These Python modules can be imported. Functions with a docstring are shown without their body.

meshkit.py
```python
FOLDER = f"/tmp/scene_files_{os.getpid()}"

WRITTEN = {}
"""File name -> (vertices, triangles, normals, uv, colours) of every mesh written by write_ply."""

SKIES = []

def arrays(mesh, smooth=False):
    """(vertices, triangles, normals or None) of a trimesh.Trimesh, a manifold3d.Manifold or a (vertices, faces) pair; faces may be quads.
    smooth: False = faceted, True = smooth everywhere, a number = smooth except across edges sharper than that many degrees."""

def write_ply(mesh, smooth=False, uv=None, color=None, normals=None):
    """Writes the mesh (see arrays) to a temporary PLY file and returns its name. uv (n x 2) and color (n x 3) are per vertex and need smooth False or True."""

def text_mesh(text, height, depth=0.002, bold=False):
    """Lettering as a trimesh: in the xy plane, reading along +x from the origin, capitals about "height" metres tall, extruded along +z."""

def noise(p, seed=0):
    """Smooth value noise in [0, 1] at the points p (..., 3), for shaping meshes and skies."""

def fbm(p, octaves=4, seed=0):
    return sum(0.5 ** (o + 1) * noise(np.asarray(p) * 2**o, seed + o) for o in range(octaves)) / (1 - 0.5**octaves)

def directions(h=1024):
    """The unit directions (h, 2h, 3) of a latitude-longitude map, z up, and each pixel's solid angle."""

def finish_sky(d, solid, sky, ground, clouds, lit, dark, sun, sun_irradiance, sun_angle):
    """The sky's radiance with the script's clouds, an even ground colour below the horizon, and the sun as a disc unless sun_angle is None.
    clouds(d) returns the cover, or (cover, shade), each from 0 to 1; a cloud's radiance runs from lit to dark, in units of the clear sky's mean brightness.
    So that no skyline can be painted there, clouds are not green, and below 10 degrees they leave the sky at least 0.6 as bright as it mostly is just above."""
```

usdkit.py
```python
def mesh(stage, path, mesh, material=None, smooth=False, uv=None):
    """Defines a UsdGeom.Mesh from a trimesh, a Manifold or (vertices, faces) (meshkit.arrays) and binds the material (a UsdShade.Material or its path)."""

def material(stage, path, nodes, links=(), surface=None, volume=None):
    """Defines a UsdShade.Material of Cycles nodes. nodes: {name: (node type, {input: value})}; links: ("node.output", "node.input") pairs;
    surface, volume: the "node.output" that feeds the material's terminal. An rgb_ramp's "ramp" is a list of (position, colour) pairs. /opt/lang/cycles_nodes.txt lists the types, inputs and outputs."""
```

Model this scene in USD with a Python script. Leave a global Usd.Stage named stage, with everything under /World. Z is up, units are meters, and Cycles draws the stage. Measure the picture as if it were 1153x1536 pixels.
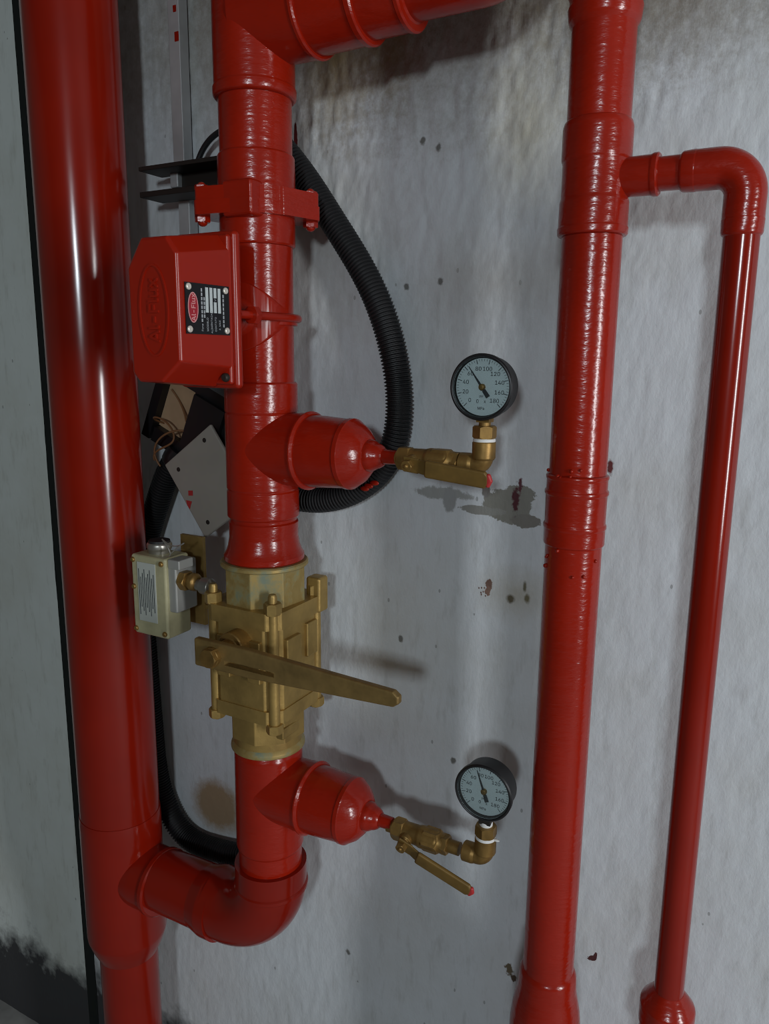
import math, random
import numpy as np, trimesh, manifold3d as m3
from pxr import Usd, UsdGeom, UsdLux, UsdShade, Gf, Sdf, Vt
import usdkit, meshkit
from shapely.geometry import Polygon, Point, box as sbox
from shapely import affinity

random.seed(7); rng = np.random.default_rng(7)
stage = Usd.Stage.CreateInMemory()
UsdGeom.SetStageUpAxis(stage, UsdGeom.Tokens.z); UsdGeom.SetStageMetersPerUnit(stage, 1.0)
UsdGeom.Xform.Define(stage, '/World'); UsdGeom.Scope.Define(stage, '/World/Looks')

# ------------------------------------------------------------------ camera (eye height 1.525 m, tilted down, turned left)
EYE = np.array([0.0, -0.9575, 1.525])
PSI, TH, RO = np.radians([28.5, 11.3, 0.6])
fh = np.array([-math.sin(PSI), math.cos(PSI), 0]); rt = np.array([math.cos(PSI), math.sin(PSI), 0])
fw = math.cos(TH) * fh + np.array([0, 0, -math.sin(TH)]); upv = np.cross(rt, fw)
R2 = math.cos(RO) * rt + math.sin(RO) * upv; U2 = np.cross(R2, fw)
cam = UsdGeom.Camera.Define(stage, '/World/camera')
cm = np.eye(4); cm[0, :3], cm[1, :3], cm[2, :3], cm[3, :3] = R2, U2, -fw, EYE
cam.AddTransformOp().Set(Gf.Matrix4d(cm.tolist()))
cam.CreateHorizontalApertureAttr(36.0); cam.CreateVerticalApertureAttr(36.0 * 1536 / 1153)
cam.CreateFocalLengthAttr(36.0 * 1154 / 1153); cam.CreateClippingRangeAttr(Gf.Vec2f(0.02, 50))
cam.CreateExposureAttr(0.22)

# ------------------------------------------------------------------ lights: daylight of a window behind the viewer and of a slit window on the right
def rect_light(name, pos, to, w, h, power, color):
    l = UsdLux.RectLight.Define(stage, '/World/' + name)
    l.CreateWidthAttr(w); l.CreateHeightAttr(h); l.CreateIntensityAttr(power); l.CreateColorAttr(Gf.Vec3f(*color))
    pos, to = np.array(pos, float), np.array(to, float)
    z = (pos - to) / np.linalg.norm(pos - to); x = np.cross([0, 0, 1], z); x /= np.linalg.norm(x); y = np.cross(z, x)
    m = np.eye(4); m[0, :3], m[1, :3], m[2, :3], m[3, :3] = x, y, z, pos
    l.AddTransformOp().Set(Gf.Matrix4d(m.tolist()))
rect_light('window_daylight', (0.65, -3.36, 2.05), (0.65, 0, 2.05), 0.28, 0.30, 88.0, (0.82, 0.93, 1.0))
rect_light('slit_daylight', (2.56, -1.40, 1.42), (0, -1.40, 1.42), 0.26, 1.25, 43.0, (0.95, 0.98, 1.0))

# ------------------------------------------------------------------ helpers
_used = {}
def numbered(path):
    if path not in _used: _used[path] = 0; return path
    _used[path] += 1; return f'{path}_{_used[path]:03d}'
class T:                                             # a thing or part: prim path + world origin
    def __init__(s, path, org): s.path, s.org = path, np.array(org, float)
def keys(prim, label=None, cat=None, group=None, kind=None):
    for k, v in (('label', label), ('category', cat), ('group', group), ('kind', kind)):
        if v: prim.SetCustomDataByKey(k, v)
def thing(name, label, cat, org, group=None):
    p = numbered('/World/' + name); x = UsdGeom.Xform.Define(stage, p); x.AddTranslateOp().Set(Gf.Vec3d(*map(float, org)))
    keys(x.GetPrim(), label, cat, group); return T(p, org)
def tri(mesh):
    if hasattr(mesh, 'to_mesh'):
        k = mesh.to_mesh(); return trimesh.Trimesh(np.array(k.vert_properties)[:, :3], np.array(k.tri_verts), process=False)
    return mesh
def part(parent, name, mesh, mat, smooth=32, label=None, kind=None):      # mesh in world coordinates -> stored about its thing's base
    if isinstance(mesh, (list, tuple)): mesh = cat(*mesh)
    mesh = tri(mesh).copy(); mesh.apply_translation(-parent.org)
    p = numbered(parent.path + '/' + name)
    g = usdkit.mesh(stage, p, mesh, '/World/Looks/' + mat, smooth=smooth)
    keys(g.GetPrim(), label, None, None, kind); return T(p, parent.org)
def struct(name, mesh, mat, label, cat, smooth=False):
    p = numbered('/World/' + name); g = usdkit.mesh(stage, p, tri(mesh), '/World/Looks/' + mat, smooth=smooth)
    keys(g.GetPrim(), label, cat, None, 'structure'); return T(p, (0, 0, 0))
def single(name, mesh, mat, label, cat, smooth=32, group=None):
    p = numbered('/World/' + name); g = usdkit.mesh(stage, p, tri(mesh), '/World/Looks/' + mat, smooth=smooth)
    keys(g.GetPrim(), label, cat, group); return T(p, (0, 0, 0))
def cat(*ms): return trimesh.util.concatenate([tri(m) for m in ms])
def unit(v): v = np.asarray(v, float); return v / np.linalg.norm(v)
def frame(org, d, up=None):                           # local z -> d
    z = unit(d); u = np.array([0, 0, 1.0]) if up is None else np.array(up, float)
    if abs(z @ unit(u)) > 0.98: u = np.array([1.0, 0, 0])
    x = unit(np.cross(u, z)); y = np.cross(z, x); m = np.eye(4); m[:3, 0], m[:3, 1], m[:3, 2], m[:3, 3] = x, y, z, org; return m
def lathe(org, d, prof, n=48):                        # prof: (t along d, radius); closed at both ends
    prof = [(prof[0][0], 0.0)] + list(prof) + [(prof[-1][0], 0.0)]
    a = np.linspace(0, 2 * math.pi, n, endpoint=False); V, F = [], []
    for t, r in prof: V.append(np.c_[r * np.cos(a), r * np.sin(a), np.full(n, t)])
    V = np.vstack(V)
    for i in range(len(prof) - 1):
        for j in range(n):
            k = (j + 1) % n; p, q, s, u = i * n + j, i * n + k, (i + 1) * n + k, (i + 1) * n + j
            F += [(p, q, s), (p, s, u)]
    m = trimesh.Trimesh(V, np.array(F), process=False); m.apply_transform(frame(org, d)); m.merge_vertices(digits_vertex=7)
    m.update_faces(m.nondegenerate_faces()); return m
def vpipe(x, y, prof, n=56): return lathe((x, y, 0), (0, 0, 1), prof, n)
def rounded(prof, c=0.0015):                          # bevel the corners of a lathe profile
    out = [prof[0]]
    for a, b, e in zip(prof, prof[1:], prof[2:]):
        a, b, e = map(np.array, (a, b, e)); u, w = a - b, e - b; lu, lw = np.linalg.norm(u), np.linalg.norm(w)
        k = min(c, 0.45 * lu, 0.45 * lw); out += [tuple(b + u / lu * k), tuple(b + w / lw * k)]
    return out + [prof[-1]]
def tube(pts, rad, n=16, closed_ends=True):
    P = np.array(pts, float); N = len(P); rad = np.broadcast_to(np.asarray(rad, float), (N,))
    tg = np.gradient(P, axis=0); tg /= np.linalg.norm(tg, axis=1)[:, None]
    u = np.cross(tg[0], [0, 0, 1.0]); u = u if np.linalg.norm(u) > .1 else np.cross(tg[0], [1.0, 0, 0]); u = unit(u)
    a = np.linspace(0, 2 * math.pi, n, endpoint=False); V = []
    for i in range(N):
        u = unit(u - tg[i] * (u @ tg[i])); w = np.cross(tg[i], u)
        V.append(P[i] + rad[i] * (np.cos(a)[:, None] * u + np.sin(a)[:, None] * w))
    V = np.vstack(V + [P[:1], P[-1:]]); F = []
    for i in range(N - 1):
        for j in range(n):
            k = (j + 1) % n; p, q, s, t = i * n + j, i * n + k, (i + 1) * n + k, (i + 1) * n + j; F += [(p, q, s), (p, s, t)]
    for j in range(n):
        k = (j + 1) % n; F += [(N * n, k, j), (N * n + 1, (N - 1) * n + j, (N - 1) * n + k)]
    return trimesh.Trimesh(V, np.array(F), process=False)
def spline(pts, n):
    from scipy.interpolate import CubicSpline
    P = np.array(pts, float); s = np.r_[0, np.cumsum(np.linalg.norm(np.diff(P, axis=0), axis=1))]
    f = CubicSpline(s, P); return f(np.linspace(0, s[-1], n)), s[-1]
def corrugated(pts, r, pitch=0.0050, depth=0.0030, n=18):
    _, L = spline(pts, 10); k = int(L / pitch); P, _ = spline(pts, 4 * k + 1)
    rad = r - depth * np.array([0, 0.0, 1.0, 1.0])[np.arange(4 * k + 1) % 4]
    return tube(P, rad, n)
def arc(c, a, b, r, t0, t1, n=20):                    # points on a circle in the plane of a, b
    t = np.linspace(t0, t1, n)[:, None]; return np.array(c) + r * (np.cos(t) * np.array(a, float) + np.sin(t) * np.array(b, float))
def bx(c, s, rot=None):
    m = trimesh.creation.box(s)
    if rot is not None: m.apply_transform(rot)
    m.apply_translation(c); return m
def hull(pts, r, q=16):
    return m3.Manifold.batch_hull([m3.Manifold.sphere(r, q).translate(tuple(map(float, p))) for p in pts])
def rbox(c, s, r, q=16):
    h = np.array(s) / 2 - r
    return hull([np.array(c) + h * np.array(k) for k in np.ndindex(2, 2, 2) for k in [np.array(k) * 2 - 1]], r, q)
def placed(m, org, d, up=None): m = tri(m).copy(); m.apply_transform(frame(org, d, up)); return m
def hexnut(org, d, af, h, hole=0, n=6, dome=0.0):     # chamfered hexagon with its base at org
    R = af / math.sqrt(3); base = m3.Manifold.cylinder(h, R, R, 6)
    cone = m3.Manifold.cylinder(h, R * 1.02, R * 1.02, 48) ^ m3.Manifold.batch_hull([m3.Manifold.cylinder(h, af * .5, af * .5, 48), m3.Manifold.cylinder(h * .7, R * 1.02, R * 1.02, 48).translate((0, 0, h * .15))])
    m = base ^ cone
    if dome: m = m + m3.Manifold.sphere(dome, 24).scale((1, 1, .8)).translate((0, 0, h))
    return placed(m, org, d)
def poly_slab(poly, h): return trimesh.creation.extrude_polygon(poly, h, engine='earcut')
def slab(poly, h, o, u, v):                           # polygon in the plane of u, v at o, extruded along u x v
    m = poly_slab(poly, h); t = np.eye(4); t[:3, 0], t[:3, 1], t[:3, 2], t[:3, 3] = u, v, np.cross(u, v), o; m.apply_transform(t); return m
def man(m): m = tri(m); return m3.Manifold(m3.Mesh(np.asarray(m.vertices, np.float32), np.asarray(m.faces, np.uint32)))
def text(s, height, o, u, v, depth=0.0003, bold=False, center=True):
    m = meshkit.text_mesh(s, height, depth, bold)
    if center: b = m.bounds; m.apply_translation([-(b[0, 0] + b[1, 0]) / 2, -height / 2, 0])
    t = np.eye(4); t[:3, 0], t[:3, 1], t[:3, 2], t[:3, 3] = u, v, np.cross(u, v), o; m.apply_transform(t); return m

# ------------------------------------------------------------------ materials
L_ = '/World/Looks/'
def simple(name, color, rough=.5, metal=0., bump=None, scale=60., strength=.2, dist=.002, stretch=(1, 1, 1), coat=0., var=0., vscale=14.):
    nodes = {'p': ('principled_bsdf', dict(base_color=color, roughness=rough, metallic=metal, coat_weight=coat, coat_roughness=.12)), 'g': ('geometry', {})}
    links = []
    if bump:
        nodes['m'] = ('mapping', dict(scale=stretch)); nodes['n'] = ('noise_texture', dict(scale=scale, detail=3.0, roughness=.55))
        nodes['b'] = ('bump', dict(strength=strength, distance=dist))
        links += [('g.position', 'm.vector'), ('m.vector', 'n.vector'), ('n.fac', 'b.height'), ('b.normal', 'p.normal')]
    if var:
        c = np.array(color); nodes['vn'] = ('noise_texture', dict(scale=vscale, detail=4.0, roughness=.6))
        nodes['vr'] = ('rgb_ramp', dict(ramp=[(.3, tuple(c * (1 - var))), (.7, tuple(np.minimum(c * (1 + var), 1)))]))
        links += [('g.position', 'vn.vector'), ('vn.fac', 'vr.fac'), ('vr.color', 'p.base_color')]
    usdkit.material(stage, L_ + name, nodes, links, surface='p.BSDF')
RED = (0.30, 0.0105, 0.0018)
simple('red_paint', RED, .22, bump=1, scale=95, strength=.50, dist=.0016, stretch=(.55, .55, 1.6), var=.12, vscale=9)
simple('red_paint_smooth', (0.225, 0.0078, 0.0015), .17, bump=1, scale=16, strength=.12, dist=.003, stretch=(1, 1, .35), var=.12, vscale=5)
simple('red_enamel', (0.31, 0.0110, 0.0020), .28, bump=1, scale=220, strength=.06, dist=.0006)
simple('red_vinyl', (0.45, 0.03, 0.03), .5)
simple('black_plastic', (0.008, 0.008, 0.009), .42)
simple('black_rubber', (0.010, 0.010, 0.011), .55)
simple('joint_filler', (0.004, 0.007, 0.006), .85)
simple('dark_steel', (0.030, 0.024, 0.020), .55, .4)
simple('galvanised', (0.50, 0.50, 0.50), .45, .25, bump=1, scale=40, strength=.1, var=.15)
simple('brass', (0.28, 0.165, 0.048), .44, .65, bump=1, scale=130, strength=.22, dist=.001, var=.30, vscale=38)
simple('cast_brass', (0.38, 0.25, 0.080), .46, .62, bump=1, scale=170, strength=.30, dist=.001, var=.25, vscale=22)
usdkit.material(stage, L_ + 'patina_brass', {'g': ('geometry', {}), 'n': ('noise_texture', dict(scale=30., detail=5., roughness=.65)), 'r': ('rgb_ramp', dict(ramp=[(.32, (.17, .20, .14)), (.40, (.24, .22, .11)), (.52, (.37, .26, .09)), (.75, (.42, .30, .11))])),
    'm': ('rgb_ramp', dict(ramp=[(.40, (.05, .05, .05)), (.55, (.6, .6, .6))])), 'b': ('bump', dict(strength=.3, distance=.001)), 'p': ('principled_bsdf', dict(roughness=.5))},
    [('g.position', 'n.vector'), ('n.fac', 'r.fac'), ('n.fac', 'm.fac'), ('m.color', 'p.metallic'), ('r.color', 'p.base_color'), ('n.fac', 'b.height'), ('b.normal', 'p.normal')], surface='p.BSDF')
simple('lever_brass', (0.27, 0.175, 0.060), .48, .55, bump=1, scale=150, strength=.25, dist=.001, var=.25, vscale=30)
simple('lever_olive', (0.18, 0.105, 0.024), .50, .25, bump=1, scale=150, strength=.2, dist=.001, var=.2, vscale=40)
simple('steel_bright', (0.60, 0.58, 0.54), .25, .9)
simple('zinc', (0.42, 0.40, 0.36), .35, .85)
simple('rivet_metal', (0.80, 0.74, 0.66), .35, .4)
simple('ptfe', (0.75, 0.75, 0.74), .6)
simple('plate_black', (0.006, 0.006, 0.008), .35)
simple('plate_white', (0.55, 0.60, 0.60), .5)
simple('print_white', (0.38, 0.40, 0.42), .5)
simple('logo_pink', (0.65, 0.28, 0.28), .5)
simple('logo_red', (0.36, 0.018, 0.03), .45)
simple('dial_white', (0.66, 0.74, 0.75), .5)
simple('dial_ink', (0.03, 0.035, 0.04), .5)
simple('cream_cast', (0.40, 0.37, 0.22), .5, .1, bump=1, scale=120, strength=.1, var=.15, vscale=40)
simple('grey_cast', (0.34, 0.34, 0.32), .45, .3)
simple('label_paper', (0.42, 0.44, 0.40), .6)
simple('white_sheet', (0.33, 0.30, 0.26), .55, bump=1, scale=14, strength=.05, var=.06)
simple('tan_brick', (0.40, 0.26, 0.15), .85, bump=1, scale=60, strength=.4, var=.2)
simple('wire_brown', (0.22, 0.10, 0.04), .5)
simple('room_wall', (0.17, 0.16, 0.14), .85)
simple('ceiling_paint', (0.15, 0.14, 0.13), .9)
simple('concrete_floor', (0.30, 0.30, 0.29), .7, bump=1, scale=30, strength=.3, var=.25, vscale=8)
usdkit.material(stage, L_ + 'gauge_glass', {'t': ('transparent_bsdf', {'color': (.96, .98, .98)}), 'gl': ('glossy_bsdf', {'roughness': .03}), 'f': ('fresnel', {'IOR': 1.45}), 'mx': ('mix_closure', {})},
                [('f.fac', 'mx.fac'), ('t.BSDF', 'mx.closure1'), ('gl.BSDF', 'mx.closure2')], surface='mx.closure')

def wall_material(name, extras=True, tone=(1.13, 1.16, 1.20)):
    """White limewash over rough plaster: mottling, pock marks, bare plaster near the top, a flaked patch and paint spots, all at fixed places on the wall."""
    N, Lk = {}, []
    N['g'] = ('geometry', {}); N['xyz'] = ('separate_xyz', {}); Lk.append(('g.position', 'xyz.vector'))
    N['n1'] = ('noise_texture', dict(scale=5.0, detail=5.0, roughness=.6)); Lk.append(('g.position', 'n1.vector'))
    N['r1'] = ('rgb_ramp', dict(ramp=[(p_, tuple(np.array(c_) * tone)) for p_, c_ in ((.25, (.49, .49, .47)), (.55, (.56, .575, .58)), (.8, (.59, .61, .62)))])); Lk.append(('n1.fac', 'r1.fac'))
    N['mp'] = ('mapping', dict(scale=(1.0, 1.0, .22))); Lk.append(('g.position', 'mp.vector'))
    N['n2'] = ('noise_texture', dict(scale=55.0, detail=4.0, roughness=.65)); Lk.append(('mp.vector', 'n2.vector'))
    N['r2'] = ('rgb_ramp', dict(ramp=[(.30, (.62, .60, .56)), (.46, (1, 1, 1))])); Lk.append(('n2.fac', 'r2.fac'))
    N['x2'] = ('mix_color', dict(blend_type='multiply', fac=.38)); Lk += [('r1.color', 'x2.a'), ('r2.color', 'x2.b')]
    N['mp2'] = ('mapping', dict(scale=(1.0, 1.0, .55))); Lk.append(('g.position', 'mp2.vector'))
    N['vo'] = ('voronoi_texture', dict(scale=34.0, randomness=1.0, feature='f1')); Lk.append(('mp2.vector', 'vo.vector'))
    N['vm'] = ('math', dict(math_type='less_than', value2=.06)); Lk.append(('vo.distance', 'vm.value1'))
    N['nk'] = ('noise_texture', dict(scale=9.0, detail=2.0)); Lk.append(('g.position', 'nk.vector'))
    N['nkm'] = ('math', dict(math_type='greater_than', value2=.50)); Lk.append(('nk.fac', 'nkm.value1'))
    N['vk'] = ('math', dict(math_type='multiply')); Lk += [('vm.value', 'vk.value1'), ('nkm.value', 'vk.value2')]
    N['vk2'] = ('math', dict(math_type='multiply', value2=.5)); Lk.append(('vk.value', 'vk2.value1'))
    N['x3'] = ('mix_color', dict(b=(.13, .13, .12))); Lk += [('vk2.value', 'x3.fac'), ('x2.result', 'x3.a')]
    last, cnt = 'x3.result', [0]
    N['nw'] = ('noise_texture', dict(scale=46.0, detail=7.0, roughness=.78)); Lk.append(('g.position', 'nw.vector'))
    N['nw2'] = ('noise_texture', dict(scale=150.0, detail=2.0, roughness=.6)); Lk.append(('g.position', 'nw2.vector'))
    def spot(cx, cz, rx, rz, col, amt=1.0, wob=1.0, soft=.08, noise='nw'):
        nonlocal last, Lk
        i = cnt[0]; cnt[0] += 1; a = lambda s: f'{s}{i}'
        N[a('sx')] = ('math', dict(math_type='subtract', value2=cx)); Lk.append(('xyz.x', a('sx') + '.value1'))
        N[a('sz')] = ('math', dict(math_type='subtract', value2=cz)); Lk.append(('xyz.z', a('sz') + '.value1'))
        N[a('dx')] = ('math', dict(math_type='divide', value2=rx)); Lk.append((a('sx') + '.value', a('dx') + '.value1'))
        N[a('dz')] = ('math', dict(math_type='divide', value2=rz)); Lk.append((a('sz') + '.value', a('dz') + '.value1'))
        N[a('cv')] = ('combine_xyz', {}); Lk += [(a('dx') + '.value', a('cv') + '.x'), (a('dz') + '.value', a('cv') + '.y')]
        N[a('ln')] = ('vector_math', dict(math_type='length')); Lk.append((a('cv') + '.vector', a('ln') + '.vector1'))
        N[a('ns')] = ('math', dict(math_type='multiply_add', value2=wob, value3=-.5 * wob)); Lk.append((noise + '.fac', a('ns') + '.value1'))
        N[a('ad')] = ('math', dict(math_type='add')); Lk += [(a('ln') + '.value', a('ad') + '.value1'), (a('ns') + '.value', a('ad') + '.value2')]
        N[a('mr')] = ('map_range', dict(from_min=1 - soft, from_max=1 + soft, to_min=amt, to_max=0.0)); Lk.append((a('ad') + '.value', a('mr') + '.value'))
        N[a('mx')] = ('mix_color', dict(b=col)); Lk += [(a('mr') + '.result', a('mx') + '.fac'), (last, a('mx') + '.a')]
        last = a('mx') + '.result'
    if extras:
        # bare plaster, browner and darker, along the top of the wall
        spot(-.42, 2.08, .62, .235, (.24, .215, .17), .75, 1.1, .30); spot(-.60, 1.93, .05, .10, (.26, .20, .11), .6, 1.4, .4); spot(-.52, 1.95, .04, .09, (.24, .18, .09), .6, 1.6, .4)
        spot(-.20, 1.99, .14, .13, (.20, .17, .13), .6, 1.3, .3); spot(-.33, 1.80, .05, .08, (.45, .42, .32), .5, 1.2, .5)
        spot(-.62, 1.70, .09, .12, (.36, .33, .28), .45, 1.6, .6); spot(-.36, 1.62, .10, .05, (.42, .40, .37), .4, 1.5, .5)
        # flaked paint patch under the upper gauge
        spot(-.335, 1.334, .034, .022, (.235, .232, .205), 1., 1.1, .03); spot(-.318, 1.352, .022, .012, (.235, .232, .205), 1., 1.4, .03)
        spot(-.372, 1.325, .035, .006, (.27, .27, .25), 1., 1.6, .03); spot(-.308, 1.317, .020, .009, (.21, .20, .18), 1., 1.4, .03)
        spot(-.430, 1.343, .045, .008, (.34, .35, .34), .8, 2.2, .1); spot(-.418, 1.335, .010, .018, (.32, .33, .33), .8, 1.5, .1); spot(-.366, 1.352, .006, .008, (.20, .19, .18), .8, 1.5, .1)
        # red drips and spatter
        spot(-.3235, 1.345, .0045, .017, (.075, .012, .018), .9, 2.0, .2, 'nw2'); spot(-.318, 1.362, .0028, .010, (.10, .02, .03), .8, 2.2, .2, 'nw2')
        spot(-.3565, 1.2235, .0055, .0065, (.10, .012, .010), 1., 1.6, .1, 'nw2'); spot(-.358, 1.2145, .004, .006, (.16, .04, .03), .9, 2.6, .1, 'nw2')
        for k in range(9): spot(-.371 + .013 * rng.random(), 1.203 + .016 * rng.random(), .0011, .0014, (.10, .03, .03), .9, .6, .2, 'nw2')
        spot(-.668, 1.828, .0028, .019, (.09, .008, .008), 1., .5, .1, 'nw2'); spot(-.2045, 1.397, .0035, .010, (.12, .02, .02), .9, 1.6, .2, 'nw2')
        spot(-.301, .640, .006, .010, (.13, .10, .06), .9, 2.2, .2, 'nw2'); spot(-.294, .628, .004, .007, (.08, .05, .03), .9, 2.2, .2, 'nw2')
        spot(-.1845, .709, .006, .004, (.07, .02, .02), 1., 2.0, .1, 'nw2'); spot(-.1795, .713, .0025, .006, (.07, .02, .02), 1., 1.5, .1, 'nw2')
        # rust coloured bleeding beside the riser
        spot(-.315, 1.215, .045, .030, (.40, .36, .27), .5, 1.2, .6); spot(-.325, 1.208, .0055, .006, (.12, .10, .06), .9, 1., .3, 'nw2'); spot(-.302, 1.212, .004, .006, (.16, .14, .08), .8, 1., .3, 'nw2'); spot(-.306, 1.228, .0025, .007, (.15, .14, .09), .8, 1., .3, 'nw2')
        # ochre undercoat where the lower conduit leaves the wall
        spot(-.855, .735, .055, .050, (.36, .26, .16), .8, .8, .2)
        for sx_, sz_ in ((-.47, 1.80), (-.447, 1.79), (-.49, 1.62), (-.44, 1.625), (-.52, 1.60), (-.405, 1.50), (-.58, .55), (-.40, .95), (-.26, 1.60), (-.49, 1.12)): spot(sx_, sz_, .004, .005, (.17, .17, .16), .8, 1.6, .25, 'nw2')
    # dark bitumen band at the foot of the wall, uneven along its top
    N['nb'] = ('noise_texture', dict(scale=16.0, detail=4.0, roughness=.6)); Lk.append(('g.position', 'nb.vector'))
    N['nbm'] = ('math', dict(math_type='multiply_add', value2=.22, value3=-.11)); Lk.append(('nb.fac', 'nbm.value1'))
    N['zb'] = ('math', dict(math_type='add')); Lk += [('xyz.z', 'zb.value1'), ('nbm.value', 'zb.value2')]
    N['mb'] = ('map_range', dict(from_min=.175, from_max=.245, to_min=.95, to_max=0.0)); Lk.append(('zb.value', 'mb.value'))
    N['xb'] = ('mix_color', dict(b=(.050, .050, .054))); Lk += [('mb.result', 'xb.fac'), (last, 'xb.a')]
    N['p'] = ('principled_bsdf', dict(roughness=.62)); Lk.append(('xb.result', 'p.base_color'))
    N['nf'] = ('noise_texture', dict(scale=210.0, detail=3.0, roughness=.6)); Lk.append(('mp2.vector', 'nf.vector'))
    N['b'] = ('bump', dict(strength=.28, distance=.0018)); Lk += [('nf.fac', 'b.height'), ('b.normal', 'p.normal')]
    usdkit.material(stage, L_ + name, N, Lk, surface='p.BSDF')
wall_material('wall_limewash'); wall_material('wall_limewash_plain', False, (1.28, 1.33, 1.27))  # plain copy toned lighter to make up for weaker light on the left panel

# ------------------------------------------------------------------ the room
JX0, JX1 = -1.2415, -1.2125                                        # expansion joint
def plaster(x0, x1, z0, z1, step, rough_top):
    nx, nz = int((x1 - x0) / step) + 1, int((z1 - z0) / step) + 1
    X, Z = np.meshgrid(np.linspace(x0, x1, nx), np.linspace(z0, z1, nz)); q = np.stack([X, np.zeros_like(X), Z], -1)
    big = meshkit.fbm(q * [7, 1, 4], 3, 1) - .5
    streak = meshkit.fbm(q * [110, 1, 20] + 3, 4, 2) - .5
    top = np.clip((Z - 1.45) / .35, 0, 1)
    fine = meshkit.fbm(q * [150, 1, 60] + 9, 3, 5) - .5
    rough = rough_top * top * np.clip((-.12 - X) / .12, .25, 1)
    Y = -.004 * big - streak * (.0012 + .0036 * rough) - fine * (.0008 + .0022 * rough)
    V = np.stack([X, Y, Z], -1).reshape(-1, 3)
    i = (np.arange(nz - 1)[:, None] * nx + np.arange(nx - 1)).ravel()
    F = np.vstack([np.c_[i, i + 1, i + nx + 1], np.c_[i, i + nx + 1, i + nx]])
    back = bx(((x0 + x1) / 2, .11, (z0 + z1) / 2), (x1 - x0, .19, z1 - z0))
    return cat(trimesh.Trimesh(V, F, process=False), back)
struct('wall_back', cat(plaster(JX1, .42, 0, 2.35, .004, 1), bx((1.51, .1, 1.35), (2.18, .2, 2.7)), bx((-.396, .1, 2.525), (1.633, .2, .35))), 'wall_limewash', 'white limewashed plaster wall behind the red pipes, rough and bare near its top', 'wall', smooth=True)
struct('wall_left', cat(plaster(-1.72, JX0, 0, 2.35, .008, 0), bx((-2.16, .1, 1.35), (.88, .2, 2.7)), bx((-1.48, .1, 2.525), (.478, .2, .35))), 'wall_limewash_plain', 'pale grey wall panel left of the dark joint beside the widest pipe', 'wall', smooth=True)
struct('trim_1', bx(((JX0 + JX1) / 2, .0495, 1.35), (JX1 - JX0, .10, 2.7)), 'joint_filler', 'black upright joint in the wall just left of the widest pipe', 'wall joint')
struct('floor', bx((0, -1.7, -.05), (5.4, 3.8, .1)), 'concrete_floor', 'grey concrete floor at the foot of the wall', 'floor')
struct('ceiling', bx((0, -1.7, 2.75), (5.4, 3.8, .1)), 'ceiling_paint', 'dull ceiling of the plant room', 'ceiling')
def holed(size, hole, th=.12):
    P = sbox(0, 0, *size).difference(sbox(*hole)); return poly_slab(P, th)
w = holed((5.2, 2.7), (3.08, 1.88, 3.42, 2.22)); t = np.eye(4); t[:3, :3] = np.array([[1, 0, 0], [0, 0, 1], [0, 1, 0]]).T; t[:3, 3] = (-2.6, -3.52, 0); w.apply_transform(t)
struct('wall_front', w, 'room_wall', 'plain plant room wall behind the viewer with a small window', 'wall')
w = holed((3.6, 2.7), (1.94, .78, 2.26, 2.06)); t = np.eye(4); t[:3, 0], t[:3, 1], t[:3, 2], t[:3, 3] = (0, 1, 0), (0, 0, 1), (1, 0, 0), (2.6, -3.5, 0); w.apply_transform(t)
struct('wall_right', w, 'room_wall', 'plain plant room wall on the far right with a tall slit window', 'wall')
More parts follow.
